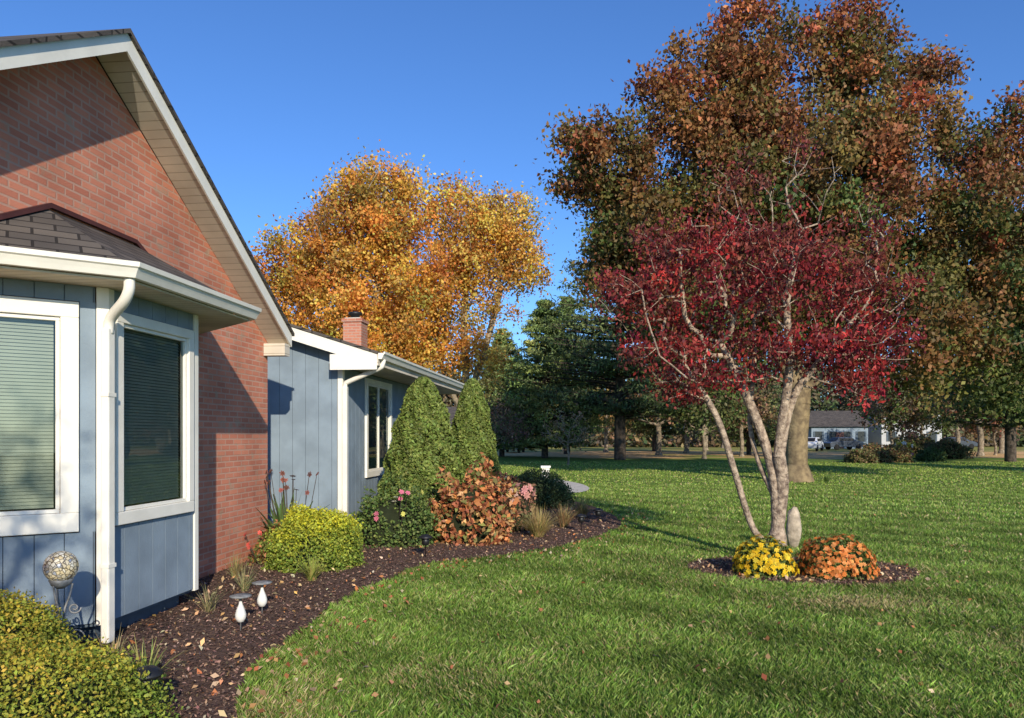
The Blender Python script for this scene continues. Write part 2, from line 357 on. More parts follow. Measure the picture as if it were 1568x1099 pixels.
pine('pine_tree',(31,46,0),15,4.6,2.6,35,300)
pine('pine_tree',(20.5,64,0),10.5,3.8,1.6,36,200)
pine('pine_tree',(15,78,0),11,4.5,2,37,200)
pine('pine_tree',(27.8,38,0),13,3.2,3.6,38,220)
pine('pine_tree',(31,14,0),14,4.2,2.5,39,230)
def park(name,base,H,Rc,pal,seed,nc=90,per=45,r=.22,sig=.4,lf=.26,bark='bark_gray'):
    bl=[(0,0,H*.65,Rc,Rc,H*.32),(Rc*.5,0,H*.5,Rc*.6,Rc*.6,H*.2),(-Rc*.5,0,H*.55,Rc*.6,Rc*.6,H*.2),(0,0,H*.85,Rc*.5,Rc*.5,H*.15)]
    make_tree(name,base,[[(0,0,0),(.05,0,H*.15),(0,.1,H*.3),(.1,0,H*.6)]],bl,nc,per,sig,lf,pal,r,.02,1.,H*.2,M['leaf'],M[bark],seed,aspect=.7,k=2.)
br=[(.24,.15,.09),(.28,.16,.09),(.18,.14,.07)]; gr=[(.12,.16,.05),(.15,.18,.06)]; yo=[(.5,.33,.10),(.40,.25,.09)]
park('park_tree',(12.3,62,0),8.5,4,br,41,90,45); park('park_tree',(9.4,74,0),7.5,3.6,yo,42,80,40); park('park_tree',(16.5,70,0),8,4,gr,43)
park('park_tree',(5.5,78,0),8,3.5,br,44,80,35); park('park_tree',(22,84,0),9,4.5,br,45,80,40); park('park_tree',(38,60,0),9,4.2,[(.26,.12,.07),(.2,.15,.06)],46)
park('park_tree',(36,50,0),7.5,3.2,[(.22,.08,.05),(.18,.13,.06)],47); park('park_tree',(-1.2,50,0),4.2,2.2,[(.24,.15,.11),(.2,.13,.1)],48,70,24,.1,.3,.18)
park('ornamental_tree',(3.1,41,0),3.3,1.4,[(.28,.2,.12)],49,60,8,.06,.25,.14)
park('park_tree',(47,78,0),10,4.5,br,50,90,40); park('park_tree',(28,98,0),12,5,gr,51); park('park_tree',(45,68,0),9.5,3.6,gr,52,90,45)
park('park_tree',(13.5,52,0),6.5,2.8,gr,54,80,45,.14); park('park_tree',(18,58,0),7,3,br,55,80,40,.15)
park('park_tree',(31.3,61,0),6.2,2.6,br+gr,56,90,45,.12); park('park_tree',(38.8,70,0),6.5,2.8,gr,57,90,45,.12); park('park_tree',(40.5,62,0),5,2.4,br,58,80,40,.1)

def treeline(name,seed):
    rng=np.random.default_rng(seed); C=[];K=[];P0=[];P1=[];R=[]
    pals=[(.15,.13,.08),(.11,.15,.06),(.21,.15,.08),(.09,.12,.05),(.28,.19,.09),(.17,.14,.10),(.10,.13,.055)]
    for i in range(150):
        x=rng.uniform(-80,120); y=rng.uniform(108,140); H=rng.uniform(9,15)
        P0.append((x,y,0));P1.append((x+rng.normal()*.4,y,H*.85));R.append(.22)
        m=42; z=H*(.12+.88*rng.random(m)); q=H*.36*np.sqrt(np.clip(1-((z/H-.5)/.55)**2,.05,1))
        a=rng.uniform(0,6.28,m); rr=np.sqrt(rng.random(m))*q
        cc=np.stack([x+rr*np.cos(a),y+rr*np.sin(a),z],1); cc=np.repeat(cc,20,0)+rng.normal(size=(m*20,3))*.75
        C.append(cc); K.append(pick([pals[rng.integers(7)]],len(cc),rng,.3))
    for i in range(170):
        x=rng.uniform(-80,120); y=rng.uniform(104,116); h=rng.uniform(.8,2.0); cc=np.array([x,y,h])+rng.normal(size=(150,3))*np.array([1.8,1.2,h*.6]); cc[:,2]=np.abs(cc[:,2])
        C.append(cc);K.append(pick([pals[rng.integers(6)]],150,rng,.3))
    C=np.concatenate(C);K=np.concatenate(K); e=empty(name)
    L=rng.uniform(.45,.95,len(C)); npmesh('foliage_mass',leafverts(C,L,L*.65,rng,.3),4,K,M['leaf'],e)
    tubes('trunks',P0,P1,R,[.04]*len(R),M['bark_gray'],e,5)
treeline('distant_tree_line',60)

# real tree behind the photographer: its shadow dapples the bay window
bt=empty('bare_yard_tree',(-.5,-4.6,0))
rng=np.random.default_rng(77)
at=sample_blobs([(-.2,.2,5.0,.8,1.1,1.1)],80,rng,.5)
Nn,P,Rr=skeleton([[(0,0,0),(.1,0,1.5),(-.05,0,3.),(-.2,.1,4.5)]],at,rng,.3,.08,.006,2.8)
i=np.arange(1,len(Nn)); tubes('trunk_and_branches',Nn[P[i]],Nn[i],Rr[P[i]],Rr[i],M['bark_gray'],bt,6)
C=np.repeat(at,10,0)+rng.normal(size=(len(at)*10,3))*.13; npmesh('leaves',leafverts(C,np.full(len(C),.08),np.full(len(C),.05),rng,.5),4,pick(pO,len(C),rng),M['leafthin'],bt)

# ---------------------------------------------------------------- ground
def mat_ground():
    m,nt,out=newmat('lawn_ground')
    tc=N(nt,'ShaderNodeTexCoord')
    p=N(nt,'ShaderNodeBsdfPrincipled'); p.inputs['Roughness'].default_value=.95; p.inputs['Specular IOR Level'].default_value=.1
    def noise(s,det=8):
        n=N(nt,'ShaderNodeTexNoise'); n.inputs['Scale'].default_value=s; n.inputs['Detail'].default_value=det; nt.links.new(tc.outputs['Object'],n.inputs['Vector']); return n
    a=noise(.6); b=noise(14)
    mx=N(nt,'ShaderNodeMix',data_type='RGBA'); mx.inputs[6].default_value=(.11,.175,.030,1); mx.inputs[7].default_value=(.20,.27,.05,1)
    ad=N(nt,'ShaderNodeMath',operation='ADD'); nt.links.new(a.outputs[0],ad.inputs[0]); nt.links.new(b.outputs[0],ad.inputs[1])
    mr=N(nt,'ShaderNodeMapRange'); mr.inputs[1].default_value=.7; mr.inputs[2].default_value=1.3; nt.links.new(ad.outputs[0],mr.inputs[0]); nt.links.new(mr.outputs[0],mx.inputs[0])
    sp=N(nt,'ShaderNodeSeparateXYZ'); nt.links.new(tc.outputs['Object'],sp.inputs[0])
    c=noise(.10,5)
    m3=N(nt,'ShaderNodeMath',operation='MULTIPLY_ADD'); m3.inputs[1].default_value=50; nt.links.new(c.outputs[0],m3.inputs[0]); nt.links.new(sp.outputs[1],m3.inputs[2])
    r2=N(nt,'ShaderNodeMapRange'); r2.inputs[1].default_value=78; r2.inputs[2].default_value=84; nt.links.new(m3.outputs[0],r2.inputs[0])
    r5=N(nt,'ShaderNodeMapRange'); r5.inputs[1].default_value=96; r5.inputs[2].default_value=108; r5.inputs[3].default_value=1; r5.inputs[4].default_value=.25; nt.links.new(m3.outputs[0],r5.inputs[0])
    mu=N(nt,'ShaderNodeMath',operation='MULTIPLY'); nt.links.new(r2.outputs[0],mu.inputs[0]); nt.links.new(r5.outputs[0],mu.inputs[1])
    r3=N(nt,'ShaderNodeMapRange'); r3.inputs[1].default_value=.3; r3.inputs[2].default_value=.7;nt.links.new(noise(3.).outputs[0],r3.inputs[0])
    lit=N(nt,'ShaderNodeMix',data_type='RGBA'); lit.inputs[6].default_value=(.62,.32,.11,1); lit.inputs[7].default_value=(.84,.56,.28,1); nt.links.new(r3.outputs[0],lit.inputs[0])
    m4=N(nt,'ShaderNodeMix',data_type='RGBA'); nt.links.new(mu.outputs[0],m4.inputs[0]); nt.links.new(mx.outputs[2],m4.inputs[6]); nt.links.new(lit.outputs[2],m4.inputs[7])
    nt.links.new(m4.outputs[2],p.inputs['Base Color'])
    bp=N(nt,'ShaderNodeBump'); bp.inputs['Strength'].default_value=.5; bp.inputs['Distance'].default_value=.04; nt.links.new(noise(45).outputs[0],bp.inputs['Height']); nt.links.new(bp.outputs[0],p.inputs['Normal'])
    nt.links.new(p.outputs[0],out.inputs[0]); return m
poly('lawn_ground',[(-500,-60,0),(500,-60,0),(500,900,0),(-500,900,0)],[(0,1,2,3)],mat_ground(),uv=False)
edge=smoothcurve([(-1.25,2.0),(-1.45,3.4),(-1.58,4.2),(-1.80,5.1),(-1.74,5.75),(-1.62,7.3),(-1.12,9.0),(-.50,9.65),(.62,10.6),(1.70,12.5),(2.05,14.1),(1.85,16.6),(1.2,19.5),(.6,22)],8)
rng=np.random.default_rng(15); edge=[(p[0]+.025*math.sin(i*1.3)+rng.normal()*.012,p[1]+rng.normal()*.012) for i,p in enumerate(edge)]
bedpoly=[(-6,2.0)]+edge+[(-6,22)]
def sheet(name,pts,z,mat):
    return poly(name,[(p[0],p[1],z) for p in pts],[tuple(range(len(pts)))],mat,uv=False)
bed=empty('mulch_bed')
o=sheet('mulch_sheet',bedpoly,.008,M['mulch']); o.parent=bed
ringc=(3.47,8.85)
ring=[(ringc[0]+1.33*math.cos(t)*(1+.03*math.sin(3*t)),ringc[1]+.98*math.sin(t)*(1+.05*math.cos(2*t+1))) for t in np.linspace(0,2*math.pi,48,endpoint=False)]
rb=empty('tree_ring_bed'); o=sheet('mulch_sheet',ring,.008,M['mulch']); o.parent=rb
def chips(parent,P,bounds,n,seed,pal,size=.03,zz=.02,name='mulch_chips',nb=2.):
    rng=np.random.default_rng(seed); x=rng.uniform(bounds[0],bounds[1],n); y=bounds[2]+(bounds[3]-bounds[2])*rng.random(n)**1.6
    k=inpoly(x,y,P); x=x[k];y=y[k]; m=len(x)
    C=np.stack([x,y,.01+rng.random(m)*zz],1); L=size*rng.uniform(.4,1.5,m)
    nn=np.tile([[0,0,1.]],(m,1)); npmesh(name,leafverts(C,L,L*.5,rng,normal=nn,nb=nb),4,pick(pal,m,rng,.25),M['chips'],parent)
cp=[(.23,.14,.10),(.16,.095,.07),(.34,.22,.16),(.11,.065,.05)]
chips(bed,bedpoly,(-4.5,2.1,3,16),100000,5,cp,.026,.020,nb=2.6)
chips(rb,ring,(2,5,7.8,9.9),10000,6,cp+[(.36,.24,.13)],.028,.03)
lfp=[(.55,.30,.13),(.62,.40,.22),(.42,.17,.07),(.55,.43,.28)]
chips(bed,bedpoly,(-4.5,2.1,3,16),3000,8,lfp,.052,.05,'fallen_leaves',1.2)
chips(rb,ring,(2,5,7.8,9.9),460,9,lfp,.052,.05,'fallen_leaves',1.2)
pth=smoothcurve([(.9,20.2),(1.9,20.8),(2.35,22.5),(2.2,25),(1.2,28),(-.8,30)],6); ptl=smoothcurve([(-1.8,29.0),(.3,27),(1.25,24.6),(1.35,22.8),(1.0,21.6),(.2,21.2)],6)
o=sheet('garden_path',pth+ptl,.02,M['cement'])

def grass():
    rng=np.random.default_rng(3); V=[];K=[]
    def band(d0,d1,n,w,h):
        d=d0+(d1-d0)*rng.random(n); x=rng.uniform(-.45,.95,n)*np.maximum(d,4.)
        x=np.where(rng.random(n)<.5,x,rng.uniform(-.5,.85,n)*d)
        k=~inpoly(x,d,bedpoly)&~inpoly(x,d,ring)&~inpoly(x,d,pth+ptl); x=x[k];d=d[k]; m=len(x)
        ang=rng.uniform(0,6.28,m); st=np.tanh(2.5*np.sin((x*.62+d*.78)*2*math.pi/1.25+vnoise(x,d,12,2)*.5)); 
        pat=vnoise(x,d,1.3,5); big=vnoise(x,d,5,6); fine=vnoise(x,d,.25,8)
        lean=np.stack([rng.normal(size=m)*.38+st*.10,rng.normal(size=m)*.38+.10+st*.12],1)
        hh=h*rng.uniform(.45,1.3,m)*(1+.15*pat+.20*fine); ww=w*rng.uniform(.6,1.4,m)
        bs=np.stack([x,d,np.zeros(m)],1); wd=np.stack([np.cos(ang),np.sin(ang),0*ang],1)*ww[:,None]*.5
        tip=bs+np.concatenate([lean*hh[:,None],(hh*.9)[:,None]],1); midp=bs+np.concatenate([lean*.35*hh[:,None],(hh*.55)[:,None]],1)
        V.append(np.stack([bs-wd,bs+wd,midp+wd*.8,tip],1).reshape(-1,3))
        base=pick([(.165,.27,.040),(.205,.31,.055),(.12,.215,.032),(.30,.375,.10)],m,rng,.24)
        far=np.clip((d-12)/18,0,1)
        base*=(1+.13*big+.13*pat+(.12+.08*(x>1))*st+.08*fine+.22*far)[:,None]
        base[:,0]*=1+.14*far
        dry=(np.exp(-(((x-3.35)/.7)**2+((d-7.05)/.35)**2))*.75+np.exp(-(((x-3.4)/1.5)**2+((d-8.9)/1.2)**2))*.25+.10*np.clip(pat,0,1)+.05+np.exp(-(((x+1.35)/.22)**2+((d-4.3)/.6)**2))*.5
            +np.exp(-(((x-3.9)/.5)**2+((d-5.6)/.3)**2))*.4+np.exp(-(((x+.4)/.5)**2+((d-4.9)/.3)**2))*.3)
        isd=rng.random(m)<dry; base[isd]=pick([(.52,.42,.22),(.42,.35,.15)],isd.sum(),rng,.15)
        K.append(np.clip(base,.01,1))
    band(3.4,6,150000,.0042,.042); band(6,9,150000,.006,.045); band(9,14,130000,.010,.045); band(14,24,110000,.020,.048); band(24,46,70000,.045,.05)
    npmesh('lawn_grass',np.concatenate(V),4,np.concatenate(K),M['grass'])
    rng=np.random.default_rng(4)
    m=520; d=3.6+20*rng.random(m)**1.5; x=rng.uniform(-.45,.9,m)*d
    E=np.array(edge); j=rng.integers(4,len(E)-20,420); x=np.concatenate([x,E[j,0]+np.abs(rng.normal(size=420))*.35]); d=np.concatenate([d,E[j,1]-np.abs(rng.normal(size=420))*.25])
    k=~inpoly(x,d,bedpoly)&(d>3.3); x=x[k];d=d[k]
    C=np.stack([x,d,np.full(len(x),.038)],1); L=rng.uniform(.028,.06,len(x)); nn=np.tile([[0,0,1.]],(len(x),1))
    npmesh('fallen_leaves',leafverts(C,L,L*.7,rng,normal=nn,nb=1.2),4,pick(lfp+[(.42,.13,.07)],len(x),rng,.2),M['leaf'])
grass()

# ---------------------------------------------------------------- house
H=empty('brick_house',(-4.404,0,0),-rad(6.3))
PK=6.55;PZ=5.17;SL=.61;E1=10.1;E0=3.0
def rz(y): return PZ-SL*abs(y-PK)
OV=.32
pent=[(E0+.05,-.1),(10.05,-.1),(10.05,rz(10.05)-.16),(PK,PZ-.2),(E0+.05,rz(E0+.05)-.16)]
V=[(0,y,z) for y,z in pent]+[(-9,y,z) for y,z in pent]
F=[(0,1,2,3,4),(9,8,7,6,5)]+[(i,i+5,(i+1)%5+5,(i+1)%5) for i in range(5)]
poly('brick_walls',V,F,M['brick'],H)
def roofslab(ya,yb,x0,x1,t0,t1,zf=rz):
    za,zb=zf(ya),zf(yb)
    return [(x0,ya,za-t1),(x1,ya,za-t1),(x1,yb,zb-t1),(x0,yb,zb-t1),(x0,ya,za-t0),(x1,ya,za-t0),(x1,yb,zb-t0),(x0,yb,zb-t0)]
multi('roof_shingles',[roofslab(E0-.02,PK,-9,OV+.03,0,.04),roofslab(PK,E1+.02,-9,OV+.03,0,.04)],M['shingle'],H)
multi('rake_fascia',[roofslab(E0,PK,OV-.02,OV,.042,.20),roofslab(PK,E1,OV-.02,OV,.042,.20)],M['white'],H)
multi('rake_soffit',[roofslab(E0,PK,.003,OV-.022,.165,.18),roofslab(PK,E1-.01,.003,OV-.022,.165,.18)],M['soffit'],H)
multi('eave_fascia',[bx(-9,OV-.022,E1-.02,E1,rz(E1)-.2,rz(E1)-.045)],M['white'],H)
multi('rake_end_box',[bx(0.004,OV-.022,9.92,E1-.022,rz(E1)-.33,rz(E1)-.17)],M['soffit'],H)

def siding(name,fr,a0,a1,z0,z1,out=0.,w=.19,ztop=None):
    bs=[];g=.006;a=a0
    while a<a1-1e-3:
        b=min(a+w,a1); 
        if ztop is None: bs.append(fr.box(a,b-g,out-.012,out,z0,z1))
        else:
            q=fr.box(a,b-g,out-.012,out,z0,0); q=[list(p) for p in q]
            za,zb=ztop(a),ztop(b-g)
            for i,z in ((4,za),(5,za),(6,zb),(7,zb)): q[i][2]=z
            bs.append([tuple(p) for p in q])
        a=b
    multi(name,bs,M['siding'],H)
    if ztop is None: multi(name+'_backing',[fr.box(a0+.002,a1-.002,out-.03,out-.0125,z0+.002,z1-.002)],M['groove'],H)
def window(name,fr,a0,a1,z0,z1,out=0.,fw=.075,blind=True,mull=0):
    fo=out+.035
    multi(name+'_frame',[fr.box(a0,a1,out-.02,fo,z0,z0+fw*1.2),fr.box(a0,a1,out-.02,fo,z1-fw,z1),fr.box(a0,a0+fw,out-.02,fo,z0+fw*1.2,z1-fw),fr.box(a1-fw,a1,out-.02,fo,z0+fw*1.2,z1-fw)]
      ,M['white'],H,bevel=.006)
    i=fw+.002; s=.028
    A0,A1,Z0,Z1=a0+i,a1-i,z0+fw*1.2+.002,z1-i
    multi(name+'_sash',[fr.box(A0,A1,out-.03,out+.012,Z0,Z0+s),fr.box(A0,A1,out-.03,out+.012,Z1-s,Z1),fr.box(A0,A0+s,out-.03,out+.012,Z0+s,Z1-s),fr.box(A1-s,A1,out-.03,out+.012,Z0+s,Z1-s)]+
      [fr.box(A0+(A1-A0)*k/(mull+1)-s,A0+(A1-A0)*k/(mull+1)+s,out-.03,out+.012,Z0+s,Z1-s) for k in range(1,mull+1)],M['white'],H,bevel=.004)
    b=[fr.pt(A0+s,out-.012,Z0+s),fr.pt(A1-s,out-.012,Z0+s),fr.pt(A1-s,out-.012,Z1-s),fr.pt(A0+s,out-.012,Z1-s)]
    poly(name+'_glass',b,[(0,1,2,3)],M['glass'],H)
    if blind:
        V=[];F=[];z=Z0+s+.02
        while z<Z1-s:
            k=len(V); V+=[fr.pt(A0+s+.01,out-.045,z-.010),fr.pt(A1-s-.01,out-.045,z-.010),fr.pt(A1-s-.01,out-.055,z+.014),fr.pt(A0+s+.01,out-.055,z+.014)]; F.append((k,k+1,k+2,k+3)); z+=.026
        poly(name+'_blinds',V,F,M['blind'],H,uv=False)
    multi(name+'_interior',[fr.box(A0,A1,out-.32,out-.30,Z0,Z1),fr.box(A0-.01,A0,out-.30,out-.035,Z0,Z1),fr.box(A1,A1+.01,out-.30,out-.035,Z0,Z1),fr.box(A0,A1,out-.3,out-.035,Z0-.012,Z0-.002),fr.box(A0,A1,out-.3,out-.035,Z1+.002,Z1+.012)],M['interior'],H)
P0=(0,5.26);P1=(.65,5.81);P2=(.65,7.11);P3=(0,7.66)
FA=Frame(P0,P1);FB=Frame(P1,P2);FC=Frame(P2,P3)
zb=.17; zt=2.74
siding('bay_siding_lower_front',FB,.02,FB.L-.07,zb,.89); siding('bay_siding_upper_front',FB,.02,FB.L-.07,2.59,zt)
siding('bay_siding_lower_near',FA,.0,FA.L-.08,zb,.87); siding('bay_siding_upper_near',FA,.0,FA.L-.08,2.62,zt)
siding('bay_siding_far',FC,.01,FC.L-.01,zb,zt)
multi('bay_siding_strips',[FB.box(1.195,FB.L-.07,-.03,0,.89,2.59),FA.box(.665,FA.L-.08,-.03,0,.87,2.62)],M['siding'],H)
multi('bay_corner_boards',[FB.box(FB.L-.065,FB.L,-.03,.014,zb-.02,zt),FA.box(FA.L-.075,FA.L+.012,-.03,.014,zb-.02,zt),FB.box(-.005,.065,-.03,.014,zb-.02,zt)],M['white'],H,bevel=.004)
window('bay_front_window',FB,.07,1.19,.90,2.58,fw=.085)
window('bay_near_window',FA,-.12,.66,.88,2.61,fw=.12)
def hz(pts,z0,z1,name,mat):
    n=len(pts); V=[(p[0],p[1],z0) for p in pts]+[(p[0],p[1],z1) for p in pts]
    F=[tuple(range(n))[::-1],tuple(range(n,2*n))]+[(i,(i+1)%n,(i+1)%n+n,i+n) for i in range(n)]
    return poly(name,V,F,mat,H)
hz([(0.005,5.3),(.62,5.82),(.62,7.08),(0.005,7.6)],zb-.03,zb-.01,'bay_floor',M['groove'])
hz([(0.006,5.45),(.5,5.87),(.5,7.05),(0.006,7.45)],-.1,zb-.035,'bay_foundation',M['groove'])
EA=(.005,4.78);EB=(.98,5.6);EC=(.98,7.5);ED=(.005,8.32)
hz([EA,EB,EC,ED],2.742,2.757,'bay_soffit',M['soffit'])
T1=(.004,6.0,3.43);T2=(.004,7.12,3.43); ze=2.86
poly('bay_roof',[(*EA,ze),(*EB,ze),(*EC,ze),(*ED,ze),T1,T2],[(0,1,4),(1,2,5,4),(2,3,5)],M['shingle'],H)
pathtube('bay_roof_flashing',[(.02,4.82,2.90),(.02,6.0,3.46),(.02,7.12,3.46),(.02,8.28,2.90)],.028,M['darkred'],H,4,False)
def gutter(name,pts,zt_):
    prof=[(0,-.11),(.055,-.11),(.07,-.075),(.085,-.045),(.10,-.035),(.105,0),(.085,0),(.08,-.02),(0.0,-.02)]
    P=np.array(pts,float); n=len(P); V=[];F=[];m=len(prof)
    for i in range(n):
        dn=[]
        if i>0: d=P[i]-P[i-1]; d/=np.hypot(*d); dn.append(np.array([d[1],-d[0]]))
        if i<n-1: d=P[i+1]-P[i]; d/=np.hypot(*d); dn.append(np.array([d[1],-d[0]]))
        nn=sum(dn); nn/=np.hypot(*nn); nn=nn/max(.3,nn.dot(dn[0]))
        for o_,z in prof: V.append((P[i][0]+nn[0]*o_,P[i][1]+nn[1]*o_,zt_+z))
    for i in range(n-1):
        for k in range(m): F.append((i*m+k,(i+1)*m+k,(i+1)*m+(k+1)%m,i*m+(k+1)%m))
    F.append(tuple(range(m)));F.append(tuple((n-1)*m+k for k in range(m))[::-1])
    return poly(name,V,F,M['white'],H)
gutter('bay_gutter',[EA,EB,EC,ED],2.872)
multi('downspout',[bx(.668,.735,5.70,5.785,.03,2.42)],M['white'],H,bevel=.012)
multi('downspout_straps',[bx(.664,.739,5.696,5.789,1.9,1.93),bx(.664,.739,5.696,5.789,.6,.63)],M['white'],H)
pathtube('downspout_elbow',smoothcurve([(.97,5.60,2.76),(.96,5.61,2.68),(.90,5.64,2.60),(.76,5.72,2.52),(.71,5.745,2.46),(.70,5.745,2.38)],4),.040,M['white'],H,10)

# wing
WX=.52;WY=11.53;WE=19.0;EX=1.17;RY=11.27
def wz(x): return 2.87+.32*(EX-x) if x>-3.7 else 2.87+.32*(EX+3.7)-.32*(-3.7-x)
V=[(WX,-.1),(WX,wz(WX)-.2),(-3.7,wz(-3.7)-.2),(-8,wz(-8)-.2),(-8,-.1)]
VV=[(x,WY+.014,z) for x,z in V]+[(x,WE,z) for x,z in V]
VV=[(x-(.032 if x>0 else 0),y,z) for x,y,z in VV]
poly('wing_walls',VV,[(0,1,2,3,4)[::-1],(5,6,7,8,9)]+[(i,(i+1)%5,(i+1)%5+5,i+5)[::-1] for i in range(5)],M['groove'],H)
fe=Frame((-3.0,WY),(WX,WY))
siding('wing_end_siding',fe,0,fe.L-.07,.15,0,.0,w=.21,ztop=lambda a: wz(-3+a)-.2)
fs=Frame((WX,WY),(WX,WE))
siding('wing_side_siding_a',fs,.09,1.15,.15,2.66); siding('wing_side_siding_b',fs,2.75,WE-WY,.15,2.66); siding('wing_side_siding_c',fs,1.15,2.75,.15,.88);siding('wing_side_siding_d',fs,1.15,2.75,2.6,2.66)
window('wing_window',fs,1.16,2.74,.89,2.59,fw=.09,mull=1)
window('wing_far_window',fs,4.4,5.6,.9,2.5,out=.02,fw=.08)
multi('wing_corner_boards',[fe.box(fe.L-.065,fe.L+.012,-.011,.014,.12,2.68),fs.box(.0,.085,-.03,.014,.12,2.68)],M['white'],H,bevel=.004)
def xslab(xa,xb,y0,y1,t0,t1):
    za,zb_=wz(xa),wz(xb)
    return [(xa,y0,za-t1),(xb,y0,zb_-t1),(xb,y1,zb_-t1),(xa,y1,za-t1),(xa,y0,za-t0),(xb,y0,zb_-t0),(xb,y1,zb_-t0),(xa,y1,za-t0)]
multi('wing_roof',[xslab(-8.5,-3.7,RY-.02,WE+.3,0,.04),xslab(-3.7,EX,RY-.02,WE+.3,0,.04)],M['shingle'],H)
multi('wing_rake_fascia',[xslab(-3.7,EX-.02,RY,RY+.02,.042,.24)],M['white'],H)
multi('wing_rake_soffit',[xslab(-3.7,WX,RY+.022,WY-.002,.2,.215)],M['soffit'],H)
multi('wing_eave_box',[bx(WX+.016,EX-.022,RY+.022,WE,2.665,2.68),bx(EX-.02,EX,RY,WE,2.66,wz(EX)-.042)],M['soffit'],H)
multi('wing_rake_return',[bx(WX-.1,EX-.022,RY+.001,RY+.021,2.60,wz(WX)-.243)],M['white'],H)
gutter('wing_gutter',[(EX+.001,RY),(EX+.001,WE+.2)],2.865)
multi('wing_downspout',[bx(WX+.02,WX+.095,WY-.06,WY+.03,.1,2.36)],M['white'],H,bevel=.01)
pathtube('wing_downspout_elbow',smoothcurve([(EX+.04,RY+.15,2.76),(EX+.02,RY+.15,2.68),(EX-.05,WY-.1,2.62),(WX+.15,WY-.03,2.45),(WX+.06,WY-.015,2.4),(WX+.055,WY-.015,2.3)],4),.038,M['white'],H,10)
multi('link_walls',[bx(-7,-1.0,10.0,11.5,-.1,2.8)],M['siding'],H)
cx,cy=-1.5,18.3
multi('chimney',[bx(cx-.23,cx+.23,cy-.25,cy+.25,3.2,4.40),bx(cx-.26,cx+.26,cy-.28,cy+.28,4.40,4.48)],M['chim'],H)
lathe('chimney_pipe',[(.11,0),(.11,.12),(.17,.13),(.17,.18),(.05,.21)],M['black'],H,14,loc=(cx,cy,4.48))
multi('chimney_crown',[bx(cx-.2,cx+.2,cy-.22,cy+.22,4.48,4.51)],M['cement'],H)

# ---------------------------------------------------------------- shrubs
def shrub(name,loc,rx,ry,rz_,n,size,pal,seed,rough=.12,core=True,mat='leaf',aspect=.65,wts=None,top=None,nb=.8):
    rng=np.random.default_rng(seed); e=empty(name,loc)
    d=unit(rng.normal(size=(n,3))); d[:,2]=np.abs(d[:,2])*1.0-.15*(rng.random(n)<.25); d=unit(d)
    lob=1+rough*(np.sin(d[:,0]*5+seed)*np.cos(d[:,1]*5+seed*2)+.6*np.sin(d[:,2]*9+d[:,0]*7+seed))
    r=(1-.28*rng.random(n)**2)*lob*(1+rng.normal(size=n)*.04)
    S=np.sign(d)*np.abs(d)**.85
    C=S*r[:,None]*np.array([rx,ry,rz_]); C[:,2]=np.maximum(C[:,2]+.02,.02)
    col=pick(pal,n,rng,.2,wts)
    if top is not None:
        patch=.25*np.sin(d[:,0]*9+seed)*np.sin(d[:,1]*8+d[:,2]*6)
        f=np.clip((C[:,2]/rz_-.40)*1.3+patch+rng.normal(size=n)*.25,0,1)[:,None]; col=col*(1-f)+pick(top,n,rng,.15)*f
    L=size*rng.uniform(.6,1.3,n); npmesh('leaves',leafverts(C,L,L*aspect,rng,normal=d,nb=nb),4,col,M[mat],e)
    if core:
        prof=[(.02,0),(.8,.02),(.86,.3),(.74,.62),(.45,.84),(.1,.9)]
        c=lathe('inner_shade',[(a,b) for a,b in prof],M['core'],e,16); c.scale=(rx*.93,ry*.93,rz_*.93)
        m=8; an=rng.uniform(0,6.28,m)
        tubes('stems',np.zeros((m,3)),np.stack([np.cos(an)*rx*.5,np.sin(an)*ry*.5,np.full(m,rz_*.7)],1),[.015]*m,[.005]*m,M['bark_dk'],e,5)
    return e
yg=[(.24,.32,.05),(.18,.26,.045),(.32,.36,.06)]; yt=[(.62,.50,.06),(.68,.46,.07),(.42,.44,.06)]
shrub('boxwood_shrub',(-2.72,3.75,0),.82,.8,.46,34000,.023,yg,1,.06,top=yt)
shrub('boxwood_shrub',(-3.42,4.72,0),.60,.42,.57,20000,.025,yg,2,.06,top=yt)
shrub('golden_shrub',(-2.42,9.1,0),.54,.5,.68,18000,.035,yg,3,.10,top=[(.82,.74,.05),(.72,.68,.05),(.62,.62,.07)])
shrub('rust_hydrangea_shrub',(-.62,11.3,0),.60,.55,.93,3300,.10,[(.66,.27,.10),(.50,.18,.08),(.36,.13,.07),(.66,.38,.16),(.25,.25,.08)],4,.26,core=True)
shrub('rose_shrub',(-1.75,11.0,0),.62,.5,.78,6500,.05,[(.12,.19,.05),(.09,.14,.04),(.20,.25,.07)],5,.22)
shrub('dark_hedge_shrub',(.55,17,0),.85,.9,.78,9000,.05,[(.07,.10,.035),(.10,.13,.045)],6,.08)
shrub('dark_hedge_shrub',(-.1,14.2,0),.55,.6,.8,5000,.06,[(.20,.08,.055),(.10,.12,.04),(.28,.12,.07)],7,.15)
shrub('pink_hydrangea_shrub',(.05,12.6,0),.38,.36,.72,1600,.07,[(.30,.18,.10),(.40,.2,.12),(.2,.2,.08)],8,.2)
shrub('low_groundcover',(-2.95,9.6,0),.35,.5,.4,2500,.05,[(.22,.26,.06),(.42,.18,.08),(.16,.2,.06)],18,.2,core=False)
shrub('bronze_shrub',(22.6,45,0),1.7,1.1,1.05,4000,.14,[(.22,.16,.07),(.15,.17,.06),(.28,.15,.07)],9,.12)
shrub('bronze_shrub',(20.9,44.2,0),.9,.9,.8,2500,.13,[(.16,.17,.06),(.24,.16,.08)],10,.12)
shrub('green_shrub',(26.6,47,0),.8,.8,.8,2000,.13,[(.11,.16,.05)],11,.1)
shrub('bronze_shrub',(30.5,52,0),1.6,1.1,1.3,3500,.15,[(.20,.14,.07),(.13,.16,.06)],12,.15)
